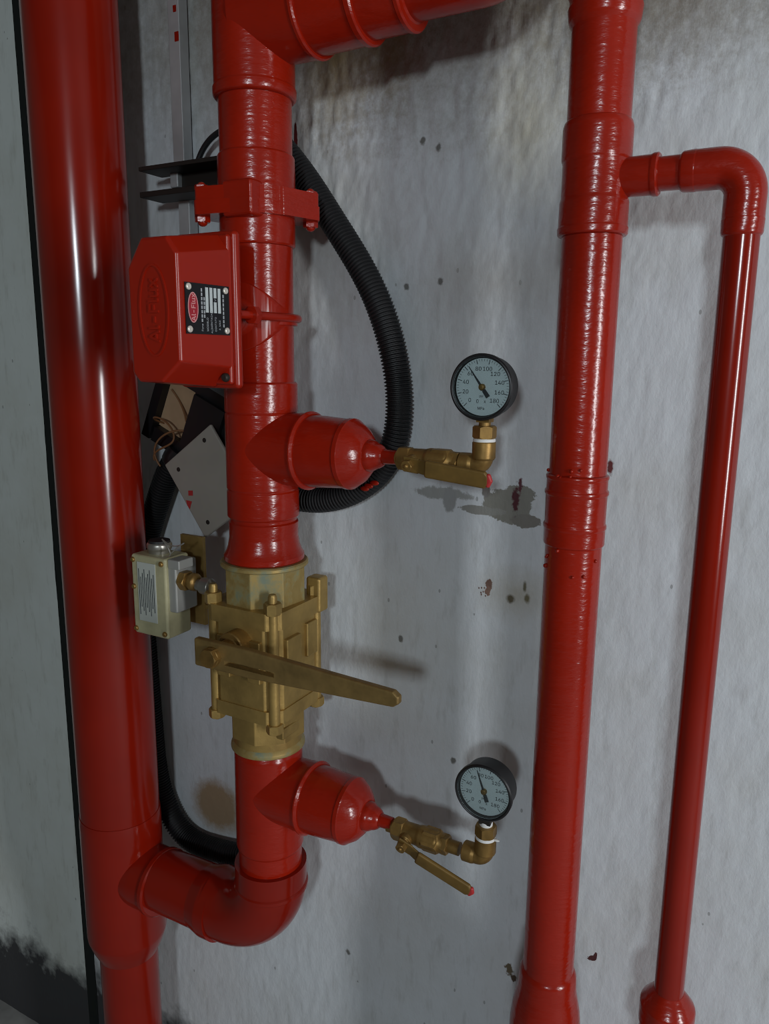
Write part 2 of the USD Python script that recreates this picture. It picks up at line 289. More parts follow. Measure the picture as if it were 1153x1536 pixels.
struct('wall_side', bx((-2.66, -1.7, 1.35), (.12, 3.8, 2.7)), 'room_wall', 'plain plant room wall on the far left', 'wall')
def ring_frame(x0, z0, x1, z1, wd, th): return poly_slab(sbox(x0 - wd, z0 - wd, x1 + wd, z1 + wd).difference(sbox(x0, z0, x1, z1)), th)
w = ring_frame(3.08, 1.88, 3.42, 2.22, .04, .03); t = np.eye(4); t[:3, :3] = np.array([[1, 0, 0], [0, 0, 1], [0, 1, 0]]).T; t[:3, 3] = (-2.6, -3.40, 0); w.apply_transform(t)
struct('window_1', w, 'dark_steel', 'small dark framed window behind the viewer', 'window')
w = ring_frame(1.94, .78, 2.26, 2.06, .04, .03); t = np.eye(4); t[:3, 0], t[:3, 1], t[:3, 2], t[:3, 3] = (0, 1, 0), (0, 0, 1), (1, 0, 0), (2.57, -3.5, 0); w.apply_transform(t)
struct('window_2', w, 'dark_steel', 'tall dark framed slit window on the far right', 'window')

# ------------------------------------------------------------------ pipework
YP = -.115
AL, AM, AR, AT = -.9715, -.6490, -.2150, -.0720
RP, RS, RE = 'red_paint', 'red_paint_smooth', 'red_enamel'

# widest pipe, left: riser, reducing tee, thinner tail to the floor
g = thing('main_riser', 'widest glossy red pipe standing at the left from floor to ceiling', 'pipe', (AL, YP, 0))
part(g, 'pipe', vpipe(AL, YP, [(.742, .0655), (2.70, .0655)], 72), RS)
tee = vpipe(AL, YP, rounded([(.480, .052), (.498, .060), (.520, .0675), (.742, .0675), (.756, .0665)], .004), 72)
br = lathe((AL, YP, .648), (1, 0, 0), rounded([(0, .050), (.060, .0535), (.088, .0525), (.088, .056), (.099, .056), (.099, .050)], .003))
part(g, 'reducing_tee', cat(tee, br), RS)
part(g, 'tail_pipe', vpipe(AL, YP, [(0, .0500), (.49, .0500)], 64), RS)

# lower riser: branch from the tee, elbow, outlet tee with capped reducer
def outlet(parent, z, r, seg=RP):                     # side outlet of a tee, stepped reducer and boss, all along +x
    o = (AM, YP, z)
    part(parent, 'outlet_neck', [lathe(o, (1, 0, 0), [(0, r), (.060, r), (.066, r + .001), (.078, r + .001)])], seg)
    part(parent, 'bead', lathe(o, (1, 0, 0), rounded([(.0755, r - .004), (.0755, r + .0035), (.0835, r + .0035), (.0835, r - .004)], .003)), seg)
    c = part(parent, 'reducer', lathe(o, (1, 0, 0), rounded([(.080, r - .001), (.100, r - .0015), (.139, r - .0040), (.1395, r - .0025), (.1455, r - .0030)], .0015) + [(.1475, r - .0048), (.158, r - .0115), (.1665, r - .0215), (.1685, r - .0270), (.1690, .0205)]), seg)
    part(c, 'boss', lathe(o, (1, 0, 0), rounded([(.165, .0205), (.1745, .0205), (.179, .0165), (.186, .0150), (.1905, .0105)], .0025)), seg)
    part(c, 'nipple', lathe(o, (1, 0, 0), rounded([(.186, .0095), (.209, .0088), (.209, .0070)], .001)), seg)
g = thing('lower_riser', 'red elbow and capped tee piping under the brass valve, joined to the widest pipe', 'pipe', (AM, YP, .60))
ZE = .6600
leg = arc((AM - .085, YP, ZE + .085), (1, 0, 0), (0, 0, 1), .085, 0, -math.pi / 2, 26)
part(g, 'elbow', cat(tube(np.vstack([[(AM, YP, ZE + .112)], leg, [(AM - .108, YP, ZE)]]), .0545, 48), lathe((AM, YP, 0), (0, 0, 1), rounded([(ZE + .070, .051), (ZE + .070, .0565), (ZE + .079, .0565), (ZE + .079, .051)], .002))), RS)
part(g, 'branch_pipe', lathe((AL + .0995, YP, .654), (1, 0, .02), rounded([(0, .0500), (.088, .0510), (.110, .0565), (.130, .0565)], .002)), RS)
part(g, 'pipe', vpipe(AM, YP, [(ZE + .105, .0475), (.9635, .0475)]), RP)
part(g, 'tee', vpipe(AM, YP, rounded([(.800, .0475), (.804, .0505), (.956, .0500), (.962, .0475)], .002)), RP)
outlet(g, .8990, .0495)

# upper riser
g = thing('upper_riser', 'bumpy red upright pipe assembly standing on the brass valve, with side branches', 'pipe', (AM, YP, 1.25))
part(g, 'flare', vpipe(AM, YP, [(1.2470, .0535), (1.2490, .0560), (1.2555, .0560), (1.2600, .0530), (1.2680, .0500), (1.2790, .0480), (1.286, .0472)]), RP)
part(g, 'pipe', vpipe(AM, YP, rounded([(1.281, .0478), (1.3020, .0482), (1.3030, .0460), (1.3075, .0460), (1.3085, .0478), (1.33, .0478)], .0008)), RP)
part(g, 'tee', vpipe(AM, YP, rounded([(1.3085, .0478), (1.3100, .0496), (1.345, .0494), (1.346, .0480), (1.348, .0480), (1.349, .0494), (1.450, .0492), (1.4512, .0480), (1.452, .0480), (1.453, .0492), (1.4905, .0492), (1.4925, .0465)], .001)), RP)
outlet(g, 1.4040, .0485)
part(g, 'pipe', vpipe(AM, YP, [(1.488, .0452), (1.668, .0452)]), RP)
part(g, 'socket', vpipe(AM, YP, rounded([(1.6640, .0452), (1.6655, .0485), (1.700, .0485), (1.702, .0470)], .0015)), RP)
fd = unit((.056, .050, 0)); ft = np.array([-fd[1], fd[0], 0])
P = Point(0, 0).buffer(.054).union(Polygon([(-.079, -.017), (-.030, -.048), (.030, -.048), (.079, -.017), (.079, .017), (.030, .048), (-.030, .048), (-.079, .017)])).buffer(-.006).buffer(.006)
fl = part(g, 'flange', [slab(P, .017, np.array([AM, YP, 1.6990]), fd, ft), slab(P.buffer(-.0015), .017, np.array([AM, YP, 1.7150]), fd, ft), rbox((AM + .012, YP - .043, 1.716), (.046, .028, .042), .004)], RP)
for s in (-1, 1):
    b = np.array([AM, YP, 0]) + s * .069 * fd
    part(fl, 'bolt', [hexnut(b + [0, 0, 1.731], (0, 0, 1), .016, .006, dome=.005), hexnut(b + [0, 0, 1.700], (0, 0, -1), .017, .008, dome=.006), lathe(b, (0, 0, 1), [(1.693, .0055), (1.735, .0055)], 16)], RP)
part(g, 'collar', vpipe(AM, YP, rounded([(1.728, .047), (1.7300, .0495), (1.7742, .0490), (1.7760, .0462)], .0015)), RP)
part(g, 'pipe', vpipe(AM, YP, [(1.770, .0460), (1.850, .0462)]), RP)
part(g, 'top_tee', [vpipe(AM, YP, rounded([(1.840, .0470), (1.8425, .0520), (1.8530, .0525), (1.8545, .0508), (2.03, .0508), (2.032, .0525), (2.05, .0525), (2.052, .045)], .0015)), lathe((AM, YP, 1.9305), (1, 0, 0), rounded([(0, .0530), (.088, .0540), (.088, .0560), (.0945, .0560), (.0945, .050)], .002))], RP)
part(g, 'stub_pipe', vpipe(AM, YP, [(2.04, .046), (2.70, .046)]), RP)
part(g, 'branch_bushing', lathe((AM, YP, 1.9305), (1, 0, 0), rounded([(.090, .0515), (.157, .0500), (.157, .0525), (.166, .0525), (.166, .046)], .002)), RP)
part(g, 'branch_pipe', lathe((AM, YP, 1.9305), (1, 0, 0), rounded([(.160, .0465), (.214, .0460), (.214, .0480), (.221, .0480), (.221, .0375), (.300, .0375)], .002)), RP)
part(g, 'branch_elbow', tube(np.vstack([[(AM + .290, YP, 1.9305)], arc((AM + .300, YP, 1.9805), (0, 0, -1), (1, 0, 0), .050, 0, math.pi / 2, 16), [(AM + .350, YP, 2.70)]]), .0375, 40), RP)

# right-hand riser with tee and branch
g = thing('drain_riser', 'medium red pipe standing between the gauges and the thin pipe', 'pipe', (AR, YP, .0))
part(g, 'pipe', vpipe(AR, YP, [(.76, .0312), (1.335, .0312), (1.66, .0310)]), RP)
part(g, 'pipe', vpipe(AR, YP, [(1.750, .0318), (1.87, .0318)]), RP)
part(g, 'top_coupling', vpipe(AR, YP, rounded([(1.848, .0318), (1.853, .0350), (1.866, .0365), (1.868, .0350), (1.875, .0350), (1.877, .0368), (1.935, .0368), (1.937, .032)], .0015)), RP)
part(g, 'stub_pipe', vpipe(AR, YP, [(1.93, .0318), (2.70, .0318)]), RP)
part(g, 'tee', [vpipe(AR, YP, rounded([(1.6505, .0312), (1.6520, .0356), (1.6590, .0362), (1.6600, .0352), (1.6850, .0350), (1.6880, .0338), (1.7230, .0338), (1.7250, .0352), (1.7560, .0352), (1.7615, .0335), (1.7625, .0315)], .0012)),
                lathe((AR, YP, 1.7065), (1, 0, 0), rounded([(0, .0185), (.056, .0192), (.0575, .0205), (.0635, .0205), (.0635, .0165)], .0015))], RP)
part(g, 'sleeve', vpipe(AR, YP, rounded([(1.3215, .0312), (1.3235, .0335), (1.3410, .0335), (1.3420, .0345), (1.3460, .0345), (1.3470, .0332), (1.3790, .0334), (1.3800, .0348), (1.3840, .0348), (1.3850, .0332), (1.3965, .0332), (1.3975, .0342), (1.4010, .0342), (1.4025, .0312)], .0008)), RP)
part(g, 'foot_reducer', vpipe(AR, YP, rounded([(.0, .0445), (.690, .0445), (.715, .0420), (.742, .0365), (.768, .0350), (.772, .0312)], .003)), RP)
pts = []
for k in range(14):                                  # blobs of thick paint along the sleeve
    a = -2.9 + 2.7 * rng.random(); z = 1.29 + .03 * rng.random() if k % 2 else 1.40 + .01 * rng.random()
    pts.append(trimesh.creation.icosphere(1, .0016 + .0012 * rng.random()).apply_translation([AR + .0318 * math.cos(a), YP + .0318 * math.sin(a), z]))
part(g, 'paint_blobs', cat(*pts), RP, kind='stuff')
g = thing('drain_pipe', 'thinnest red pipe at the right, bent over at the top from the medium pipe', 'pipe', (AT, YP, .0))
ZB = 1.7065
part(g, 'branch_pipe', lathe((AR + .055, YP, ZB), (1, 0, 0), [(0, .0160), (.060, .0165)], 36), RP)
el = np.vstack([[(AT - .052, YP, ZB)], arc((AT - .026, YP, ZB - .026), (0, 0, 1), (1, 0, 0), .026, 0, math.pi / 2, 18), [(AT, YP, ZB - .060)]])
part(g, 'elbow', [tube(el, .0192, 36), lathe((AT - .060, YP, ZB), (1, 0, 0), rounded([(0, .0165), (.002, .0188), (.014, .0196), (.016, .0185)], .001), 36), lathe((AT, YP, 0), (0, 0, 1), rounded([(ZB - .064, .0165), (ZB - .062, .0190), (ZB - .048, .0196), (ZB - .046, .0185)], .001), 36)], RP)
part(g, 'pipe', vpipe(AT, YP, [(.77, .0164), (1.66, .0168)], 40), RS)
part(g, 'foot_union', [vpipe(AT, YP, rounded([(0, .026), (.740, .026), (.745, .0262), (.757, .031), (.785, .031), (.797, .022), (.803, .0165)], .002), 40), hexnut((AT, YP, .700), (0, 0, 1), .062, .034)], RP)

# ------------------------------------------------------------------ brass three-piece valve
g = thing('brass_valve', 'large brass valve with long flat lever between the upper and lower red riser', 'valve', (AM, YP, .965))
def hexbody(z0, z1, af, rot=.30):
    R = af / math.sqrt(3); m = m3.Manifold.cylinder(z1 - z0, R, R, 8).rotate((0, 0, math.degrees(rot))) ^ m3.Manifold.cylinder(z1 - z0, R * .995, R * .995, 64)
    return tri(m.translate((AM, YP, z0)))
part(g, 'top_rim', vpipe(AM, YP, rounded([(1.2395, .058), (1.2395, .0615), (1.2470, .0615), (1.2470, .05)], .002)), 'patina_brass')
part(g, 'top_end', hexbody(1.186, 1.241, .1010), 'patina_brass', smooth=20)
SQ = lambda h, c: Polygon([(-h, -h + c), (-h + c, -h), (h - c, -h), (h, -h + c), (h, h - c), (h - c, h), (-h + c, h), (-h, h - c)])
part(g, 'end_flange', poly_slab(SQ(.0625, .016).buffer(-.004).buffer(.004), .024).apply_translation([AM, YP, 1.166]), 'cast_brass', smooth=20)
part(g, 'body', [poly_slab(SQ(.0580, .020).buffer(-.003).buffer(.003), .130).apply_translation([AM, YP, 1.042]), vpipe(AM, YP, [(1.05, .0575), (1.16, .0575)])], 'cast_brass', smooth=20)
part(g, 'end_flange', poly_slab(SQ(.060, .017).buffer(-.003).buffer(.003), .020).apply_translation([AM, YP, 1.028]), 'cast_brass', smooth=20)
part(g, 'lower_end', [hexbody(.988, 1.034, .0960), vpipe(AM, YP, [(.972, .0500), (1.002, .0505), (1.006, .0480)])], 'cast_brass', smooth=20)
part(g, 'bottom_rim', vpipe(AM, YP, rounded([(.9640, .045), (.9640, .0535), (.9690, .0545), (.9725, .0530), (.976, .05)], .002)), 'patina_brass')
for k, (sx, sy) in enumerate(((1, -1), (1, 1), (-1, -1), (-1, 1))):
    b = np.array([AM + sx * .0510, YP + sy * .0510, 0])
    part(g, 'bolt', [lathe(b, (0, 0, 1), [(1.020, .0078), (1.200, .0078)], 24), hexnut(b + [0, 0, 1.188], (0, 0, 1), .0215, .016), lathe(b, (0, 0, 1), [(1.200, .0062), (1.212, .0062), (1.2155, .0045)], 20), hexnut(b + [0, 0, 1.030], (0, 0, -1), .021, .013, dome=.006)], 'cast_brass', smooth=28)
for sx in (-1, 1):                                   # raised pads of the casting beside the bolts
    part(g, 'pad', rbox((AM + sx * .026, YP - .0575, 1.118), (.022, .014, .060), .002), 'cast_brass')
part(g, 'pad', rbox((AM + .0575, YP - .020, 1.118), (.014, .034, .062), .002), 'cast_brass')
part(g, 'pad', rbox((AM + .0570, YP + .026, 1.132), (.012, .026, .050), .002), 'cast_brass')
part(g, 'pad', rbox((AM + .0460, YP - .014, 1.005), (.012, .040, .016), .002), 'cast_brass')
part(g, 'lug', rbox((AM + .0530, YP + .0530, 1.190), (.024, .024, .052), .004), 'cast_brass')
part(g, 'stem', [lathe((AM, YP, 1.140), (0, -1, 0), rounded([(.05, .021), (.080, .021), (.080, .013), (.120, .013), (.120, .009)], .0015), 36)], 'brass')
part(g, 'stem_nut', hexnut((AM, YP - .1125, 1.140), (0, -1, 0), .024, .013), 'brass', smooth=28)
def lever_pts(y0, y1): return [(AM - .030, y, 1.140 + s * .0165) for y in (y0, y1) for s in (-1, 1)] + [(-.590, y, 1.140 + s * .0165) for y in (y0, y1) for s in (-1, 1)] + [(-.3840, y, 1.1405 + s * .0070) for y in (y0, y1) for s in (-1, 1)] + [(-.3785, y, 1.1405 + s * .0030) for y in (y0, y1) for s in (-1, 1)]
lv = hull(lever_pts(-.2205, -.2255), .0028)
lv = lv - m3.Manifold.cube((.080, .05, .0066), True).translate((AM + .0580, -.223, 1.1345))
part(g, 'lever', lv, 'lever_brass')

# limit switch box beside the valve
g = thing('limit_switch', 'small cream metal switch box with paper label left of the brass valve', 'switch', (-.81, -.145, 1.12))
part(g, 'body', rbox((-.8190, -.145, 1.178), (.068, .050, .122), .004), 'cream_cast')
part(g, 'side_block', [rbox((-.7790, -.142, 1.196), (.016, .044, .076), .003), rbox((-.7740, -.150, 1.231), (.022, .030, .014), .002)], 'grey_cast', label='grey side block')
cp_ = part(g, 'cap', lathe((-.822, -.142, 0), (0, 0, 1), rounded([(1.236, .0160), (1.244, .0165), (1.246, .0185), (1.253, .0185), (1.255, .0160)], .0015), 36), 'zinc', label='round zinc cap')
part(cp_, 'cap_top', lathe((-.822, -.142, 0), (0, 0, 1), rounded([(1.254, .0165), (1.258, .0155)], .001), 36), 'black_rubber', label='black cap top')
part(g, 'label_plate', rbox((-.8220, -.1704, 1.184), (.036, .0012, .090), .0005, 8), 'label_paper', label='pale paper label')
part(g, 'label_text', cat(*[bx((-.8365 + .0036 * k, -.1712, 1.184), (.0008, .0006, .070 - .012 * ((k * 5) % 3))) for k in range(9)]), 'dial_ink', smooth=False, kind='stuff')
for dx, dz in ((-.029, 1.231), (.027, 1.231), (-.029, 1.190), (.028, 1.125), (-.029, 1.125)):
    part(g, 'screw', lathe((-.819 + dx, -.1690, dz), (0, -1, 0), rounded([(0, .0040), (.003, .0040), (.0042, .0025)], .0008), 16), 'brass')
part(g, 'gland', [hexnut((-.7710, -.150, 1.206), (1, 0, 0), .026, .012), lathe((-.771, -.150, 1.206), (1, 0, 0), rounded([(.010, .0105), (.018, .0105), (.018, .013), (.026, .013), (.029, .008)], .0015), 28)], 'brass')
part(g, 'plunger', lathe((-.7440, -.150, 1.203), (1, 0, 0), rounded([(0, .008), (.010, .008), (.010, .012), (.026, .012), (.029, .007)], .001), 28), 'zinc', label='zinc plunger')
part(g, 'bracket', cat(bx((-.797, -.098, 1.190), (.044, .006, .138)), bx((-.762, -.085, 1.150), (.102, .030, .006))), 'cast_brass', smooth=False)
part(g, 'seal_wire', tube(spline([(-.790, -.160, 1.240), (-.784, -.164, 1.256), (-.796, -.162, 1.266), (-.780, -.160, 1.258), (-.762, -.156, 1.262), (-.780, -.164, 1.246)], 40)[0], .0009, 8), 'steel_bright')

# ------------------------------------------------------------------ flow switch on the upper riser
ZF = 1.577
g = thing('flow_switch', 'red flow switch box with black nameplate clamped on the upright pipe', 'switch', (AM, -.21, 1.48))
XC = -.6462
part(g, 'base_plate', rbox((XC, -.2165, 1.578), (.0935, .0125, .182), .0055), RE)
def octa(y, hw, z0, z1):                              # outline with four unlike corner chamfers
    tl, tr, br_, bl = (.020, .028), (.012, .015), (.026, .021), (.007, .007)
    return [(XC + a, y, b) for a, b in ((-hw, z0 + bl[1]), (-hw + bl[0], z0), (hw - br_[0], z0), (hw, z0 + br_[1]), (hw, z1 - tr[1]), (hw - tr[0], z1), (-hw + tl[0], z1), (-hw, z1 - tl[1]))]
part(g, 'cover', cat(hull(octa(-.226, .0370, 1.4935, 1.6595) + octa(-.3040, .0330, 1.5000, 1.6480), .0045, 20), rbox((XC, -.2255, 1.578), (.0835, .008, .172), .0035)), RE, smooth=40)
for sx, zz in ((1, 1.5005), (-1, 1.6545)):
        part(g, 'screw', [lathe((XC + sx * .0345, -.229, zz), (0, -1, 0), rounded([(0, .0052), (.004, .0052), (.0058, .0035)], .001), 20)], 'dark_steel')
# cast oval with raised lettering on the front face
ov = affinity.scale(Point(0, 0).buffer(1, 32), .022, .050); ring = ov.difference(affinity.scale(ov, .90, .95))
fu, fv = np.array([0, 0, 1.0]), np.array([-1.0, 0, 0])
part(g, 'cast_oval', slab(affinity.rotate(ring, 90, origin=(0, 0)), .0018, np.array([XC + .001, -.3079, 1.574]), fu, fv), RE)
part(g, 'cast_lettering', text('Al-Flux', .014, np.array([XC + .001, -.3083, 1.574]), fu, fv, .0018, True), RE, smooth=False)
# nameplate on the right side face, lying along the tapering side
fx0, fx1 = XC + .0370 + .0045, XC + .0330 + .0045
ty = unit((fx1 - fx0, -.304 + .226, 0)); nrm = np.cross(np.array([0, 0, 1.0]), ty); NO = np.array([(fx0 + fx1) / 2 + .0003, -.265, ZF]); NO = NO + nrm * .0002
NU, NV = np.array([0, 0, 1.0]), ty                  # reading upwards, tops of the letters towards the viewer's left
npl = part(g, 'nameplate', slab(sbox(-.0275, -.0345, .0275, .0345), .0010, NO, NU, NV), 'plate_black', smooth=False, label='black printed nameplate')
def at(u, v, h=.0010): return NO + NU * u + NV * v + nrm * h
el_ = affinity.scale(Point(0, 0).buffer(1, 32), .0165, .0078)
part(npl, 'logo_rim', slab(el_.difference(affinity.scale(el_, .92, .86)), .0004, at(.001, .0235), NU, NV), 'logo_pink', smooth=False)
part(npl, 'logo_field', slab(affinity.scale(el_, .92, .86), .0002, at(.001, .0235), NU, NV), 'logo_red', smooth=False)
part(npl, 'logo_lettering', text('Al-Flux', .0060, at(.001, .0233, .0012), NU, NV, .0003, True), 'logo_pink', smooth=False)
for k, v in enumerate((.0018, -.0048, -.0112, -.0178)):
    segs = [(-.0035, .0240)] if k != 2 else [(-.0035, .0085), (.0130, .0240)]
    for a, b in segs: part(npl, 'data_field', slab(sbox(a, v - .0022, b, v + .0022), .0003, at(0, 0), NU, NV), 'plate_white', smooth=False, label='pale blank data field')
part(npl, 'lettering', cat(text('MODELO', .0026, at(-.0165, .0018), NU, NV), text('ALIMENTACAO', .0024, at(-.0140, -.0048), NU, NV), text('CONTATO', .0024, at(-.0160, -.0112), NU, NV), text('P. MAX', .0024, at(-.0165, -.0178), NU, NV), text('V', .003, at(.0108, -.0112), NU, NV),
     text('Fone', .0026, at(-.0200, .0100), NU, NV)), 'print_white', smooth=False)
dash = [slab(sbox(a, v - .0010, a + .0036, v + .0010), .0003, at(0, 0), NU, NV) for v, n0, n1 in ((.0100, -3, 5), (.0062, -2, 3), (-.0243, -4, 4)) for a in [k * .0047 for k in range(n0, n1)]]
part(npl, 'small_print', cat(*dash), 'print_white', smooth=False, kind='stuff')
for u, v in ((-.0225, .0295), (.0230, .0295), (-.0225, -.0295), (.0225, -.0285)):
    part(npl, 'rivet', lathe(at(u, v), nrm, rounded([(0, .0038), (.0012, .0038), (.0020, .0024), (.0016, .0012)], .0004), 20), 'rivet_metal')
# saddle, U-bolt and neck that carry the box on the pipe
shell = m3.Manifold.cylinder(.12, .0515, .0515, 72) - m3.Manifold.cylinder(.13, .0456, .0456, 72).translate((0, 0, -.005))
lens = m3.Manifold.cylinder(.10, 1, 1, 48).scale((.047, .043, 1)).rotate((90, 0, 0)).translate((0, 0, .06))
sad = (shell ^ lens).translate((AM, YP, 1.575 - .06))
part(g, 'saddle', sad, RE, smooth=40)
part(g, 'neck', [lathe((XC, -.161, 1.575), (0, -1, 0), rounded([(0, .026), (.010, .024), (.012, .019), (.052, .019)], .003), 36), hexnut((XC, -.190, 1.575), (0, -1, 0), .046, .014)], RE)
ub = np.vstack([[(AM - .040, -.207, 1.575), (AM - .0495, YP - .02, 1.575)], arc((AM, YP, 1.575), (-1, 0, 0), (0, 1, 0), .0510, 0, math.pi, 30), [(AM + .0495, YP - .02, 1.575), (AM + .040, -.207, 1.575)]])
part(g, 'u_bolt', tube(ub, .0052, 14), RE)
for s in (-1, 1): part(g, 'nut', [hexnut((AM + s * .0435, -.1790, 1.575), (0, -1, 0), .020, .010)], RE, smooth=28)
part(g, 'strap', tri((m3.Manifold.cylinder(.014, .0500, .0500, 64) - m3.Manifold.cylinder(.02, .0456, .0456, 64).translate((0, 0, -.003))).translate((AM, YP, 1.566))), RE, smooth=40)

# ------------------------------------------------------------------ small ball valves and gauges
def gauge_valve(z, tilt, bend, label):
    g = thing('ball_valve', label, 'valve', (-.44, YP, z))
    o = np.array([0, YP, z])
    part(g, 'body', [lathe(o, (1, 0, 0), rounded([(-.4465, .0085), (-.436, .0085), (-.436, .0130), (-.400, .0135), (-.396, .0150), (-.372, .0150), (-.366, .0130), (-.362, .0125)], .0012), 36), hexnut(o + [-.4365, 0, 0], (1, 0, 0), .027, .016), hexnut(o + [-.392, 0, 0], (1, 0, 0), .0285, .024)], 'brass')
    part(g, 'adapter', [hexnut(o + [-.366, 0, 0], (1, 0, 0), .0235, .010), lathe(o, (1, 0, 0), rounded([(-.358, .0088), (-.340, .0088)], .001), 28)], 'brass')
    zt = tilt; dn = unit((0, -math.cos(zt), -math.sin(zt)))
    so = np.array([-.4130, YP, z])
    part(g, 'stem', [lathe(so, dn, rounded([(.008, .0095), (.017, .0090), (.017, .006), (.026, .006)], .001), 24)], 'brass')
    sd = unit((1, 0, -bend)); side = unit(np.cross(dn, sd)); sd = np.cross(side, dn)
    A = so + dn * .0225; B = A + sd * .030 + dn * .004; C = A + sd * .102 + dn * .004
    lvm = hull([A + side * s * .0080 + sd * e for s in (-1, 1) for e in (-.006, .012)], .0016, 12) + hull([A + side * s * .0070 + sd * .012 for s in (-1, 1)] + [B + side * s * .0075 for s in (-1, 1)], .0016, 12)
    part(g, 'lever', lvm, 'lever_olive')
    part(g, 'lever_grip', hull([B - sd * .004 + side * s * .0078 for s in (-1, 1)] + [C - sd * .004 + side * s * .0074 for s in (-1, 1)] + [C + side * s * .0035 for s in (-1, 1)], .0031, 14), 'lever_olive')
    part(g, 'lever_tip', hull([C + sd * .0012 + side * s * .0055 for s in (-1, 0, 1)] + [C + sd * .0035], .0030, 14), 'red_vinyl', label='red vinyl tip')
    part(g, 'stem_nut', hexnut(A + dn * .001, dn, .013, .007, dome=.003), 'brass', smooth=28)
    return g
def gauge(xe, z, zg, needle, label, tape2):
    """brass elbow, bushing, tape and the dial gauge standing on them"""
    g = thing('pressure_gauge', label, 'gauge', (xe, YP, z))
    pts = np.vstack([[(xe - .0265, YP, z)], arc((xe - .0105, YP, z + .0105), (0, 0, -1), (1, 0, 0), .0105, 0, math.pi / 2, 14), [(xe, YP, z + .0255)]])
    part(g, 'elbow', [tube(pts, .0118, 32), lathe((xe, YP, z), (0, 0, 1), rounded([(.006, .0118), (.008, .0138), (.0275, .0138), (.0275, .009)], .001), 36), lathe((xe, YP, z), (1, 0, 0), rounded([(-.029, .009), (-.029, .0132), (-.016, .0132), (-.012, .0118)], .001), 36)], 'brass')
    part(g, 'thread_tape', [lathe((xe, YP, z), (0, 0, 1), rounded([(.0272, .0125), (.0278, .0133), (.0312, .0130), (.0318, .011)], .0008), 32)] + ([trimesh.creation.icosphere(1, .0022).apply_scale([2.2, 1, .8]).apply_translation([xe + .0150, YP - .002, z + .030])] if tape2 else []), 'ptfe', label='white thread tape')
    part(g, 'bushing', hexnut((xe, YP, z + .0310), (0, 0, 1), .0245, .0150), 'brass', smooth=28)
    if tape2: part(g, 'thread_tape', lathe((xe, YP, z), (0, 0, 1), rounded([(.0455, .0075), (.0460, .0085), (.0515, .0085), (.052, .006)], .0008), 28), 'ptfe', label='white thread tape on the gauge stem')
    zb = zg - .0365
    part(g, 'stem', [lathe((xe, YP, 0), (0, 0, 1), rounded([(z + .045, .0070), (z + .050, .0070)], .0005), 24), bx((xe, YP, (z + .050 + zb + .006) / 2), (.0155, .0155, zb + .006 - z - .050))], 'brass' if not tape2 else 'dark_steel', smooth=False)
    o = np.array([xe, YP, zg]); f = (0, -1, 0)
    case = part(g, 'case', lathe(o, f, rounded([(-.0140, .0300), (-.0125, .0345), (.0080, .0352), (.0090, .0376), (.0175, .0378), (.0185, .0345), (.0165, .0338), (.0115, .0334), (.0108, .030)], .0012), 72), 'black_plastic')
    dial = part(g, 'dial', lathe(o, f, [(.0100, .0334), (.0115, .0334)], 64), 'dial_white', smooth=20)
    def pos(ang, r): return o + np.array([math.cos(ang) * r, -.0115, math.sin(ang) * r])
    u0, v0 = np.array([1.0, 0, 0]), np.array([0, 0, 1.0])
    marks, nums = [], []
    for k in range(46):
        a = math.radians(225 - 6 * k); r0 = .0262 if k % 5 == 0 else .0290; wd = .00075 if k % 5 == 0 else .0004
        m = bx((0, 0, 0), (.0316 - r0, .0004, wd)); t = np.eye(4); t[:3, 0] = (math.cos(a), 0, math.sin(a)); t[:3, 1] = (0, 1, 0); t[:3, 2] = (-math.sin(a), 0, math.cos(a)); t[:3, 3] = pos(a, (.0316 + r0) / 2); m.apply_transform(t); marks.append(m)
        if k % 5 == 0: nums.append(text(str(4 * k), .0045, pos(a, .0212), u0, v0, .0003))
    part(dial, 'scale_marks', cat(*marks), 'dial_ink', smooth=False)
    part(dial, 'numerals', cat(*nums), 'dial_ink', smooth=False)
    part(dial, 'lettering', cat(text('psi', .0026, o + [-.001, -.0115, -.0100], u0, v0), text('MPa', .0030, o + [-.001, -.0115, -.0240], u0, v0), text('0', .0040, o + [-.0055, -.0115, -.0160], u0, v0), text('x', .0036, o + [.0035, -.0115, -.0160], u0, v0)), 'dial_ink', smooth=False)
    a = math.radians(needle); d, n_ = np.array([math.cos(a), 0, math.sin(a)]), np.array([-math.sin(a), 0, math.cos(a)])
    P = Polygon([(.0285, .0003), (.004, .0013), (-.004, .0012), (-.0042, .0022), (-.0135, .0026), (-.0135, -.0026), (-.0042, -.0022), (-.004, -.0012), (.004, -.0013), (.0285, -.0003)])
    if np.cross(d, n_)[1] > 0: n_ = -n_
    nd = part(g, 'needle', slab(P, .0006, o + [0, -.0135, 0], d, n_), 'dial_ink', smooth=False)
    part(nd, 'hub', lathe(o, f, rounded([(.0115, .0038), (.0150, .0038), (.0158, .0025)], .0005), 24), 'brass')
    part(g, 'glass', lathe(o, f, [(.0160, .0338), (.0166, .0338)], 64), 'gauge_glass', smooth=20)
gauge_valve(1.4040, .18, .10, 'small brass ball valve with its lever along the pipe, under the upper gauge')
gauge_valve(.8950, .25, .40, 'small brass ball valve with its lever drooping, beside the lower gauge')
gauge(-.3262, 1.4035, 1.4940, 126, 'upper dial gauge in black case, needle pointing up and left', False)
gauge(-.3050, .8960, .9950, 110, 'lower dial gauge in black case, needle pointing almost straight up', True)

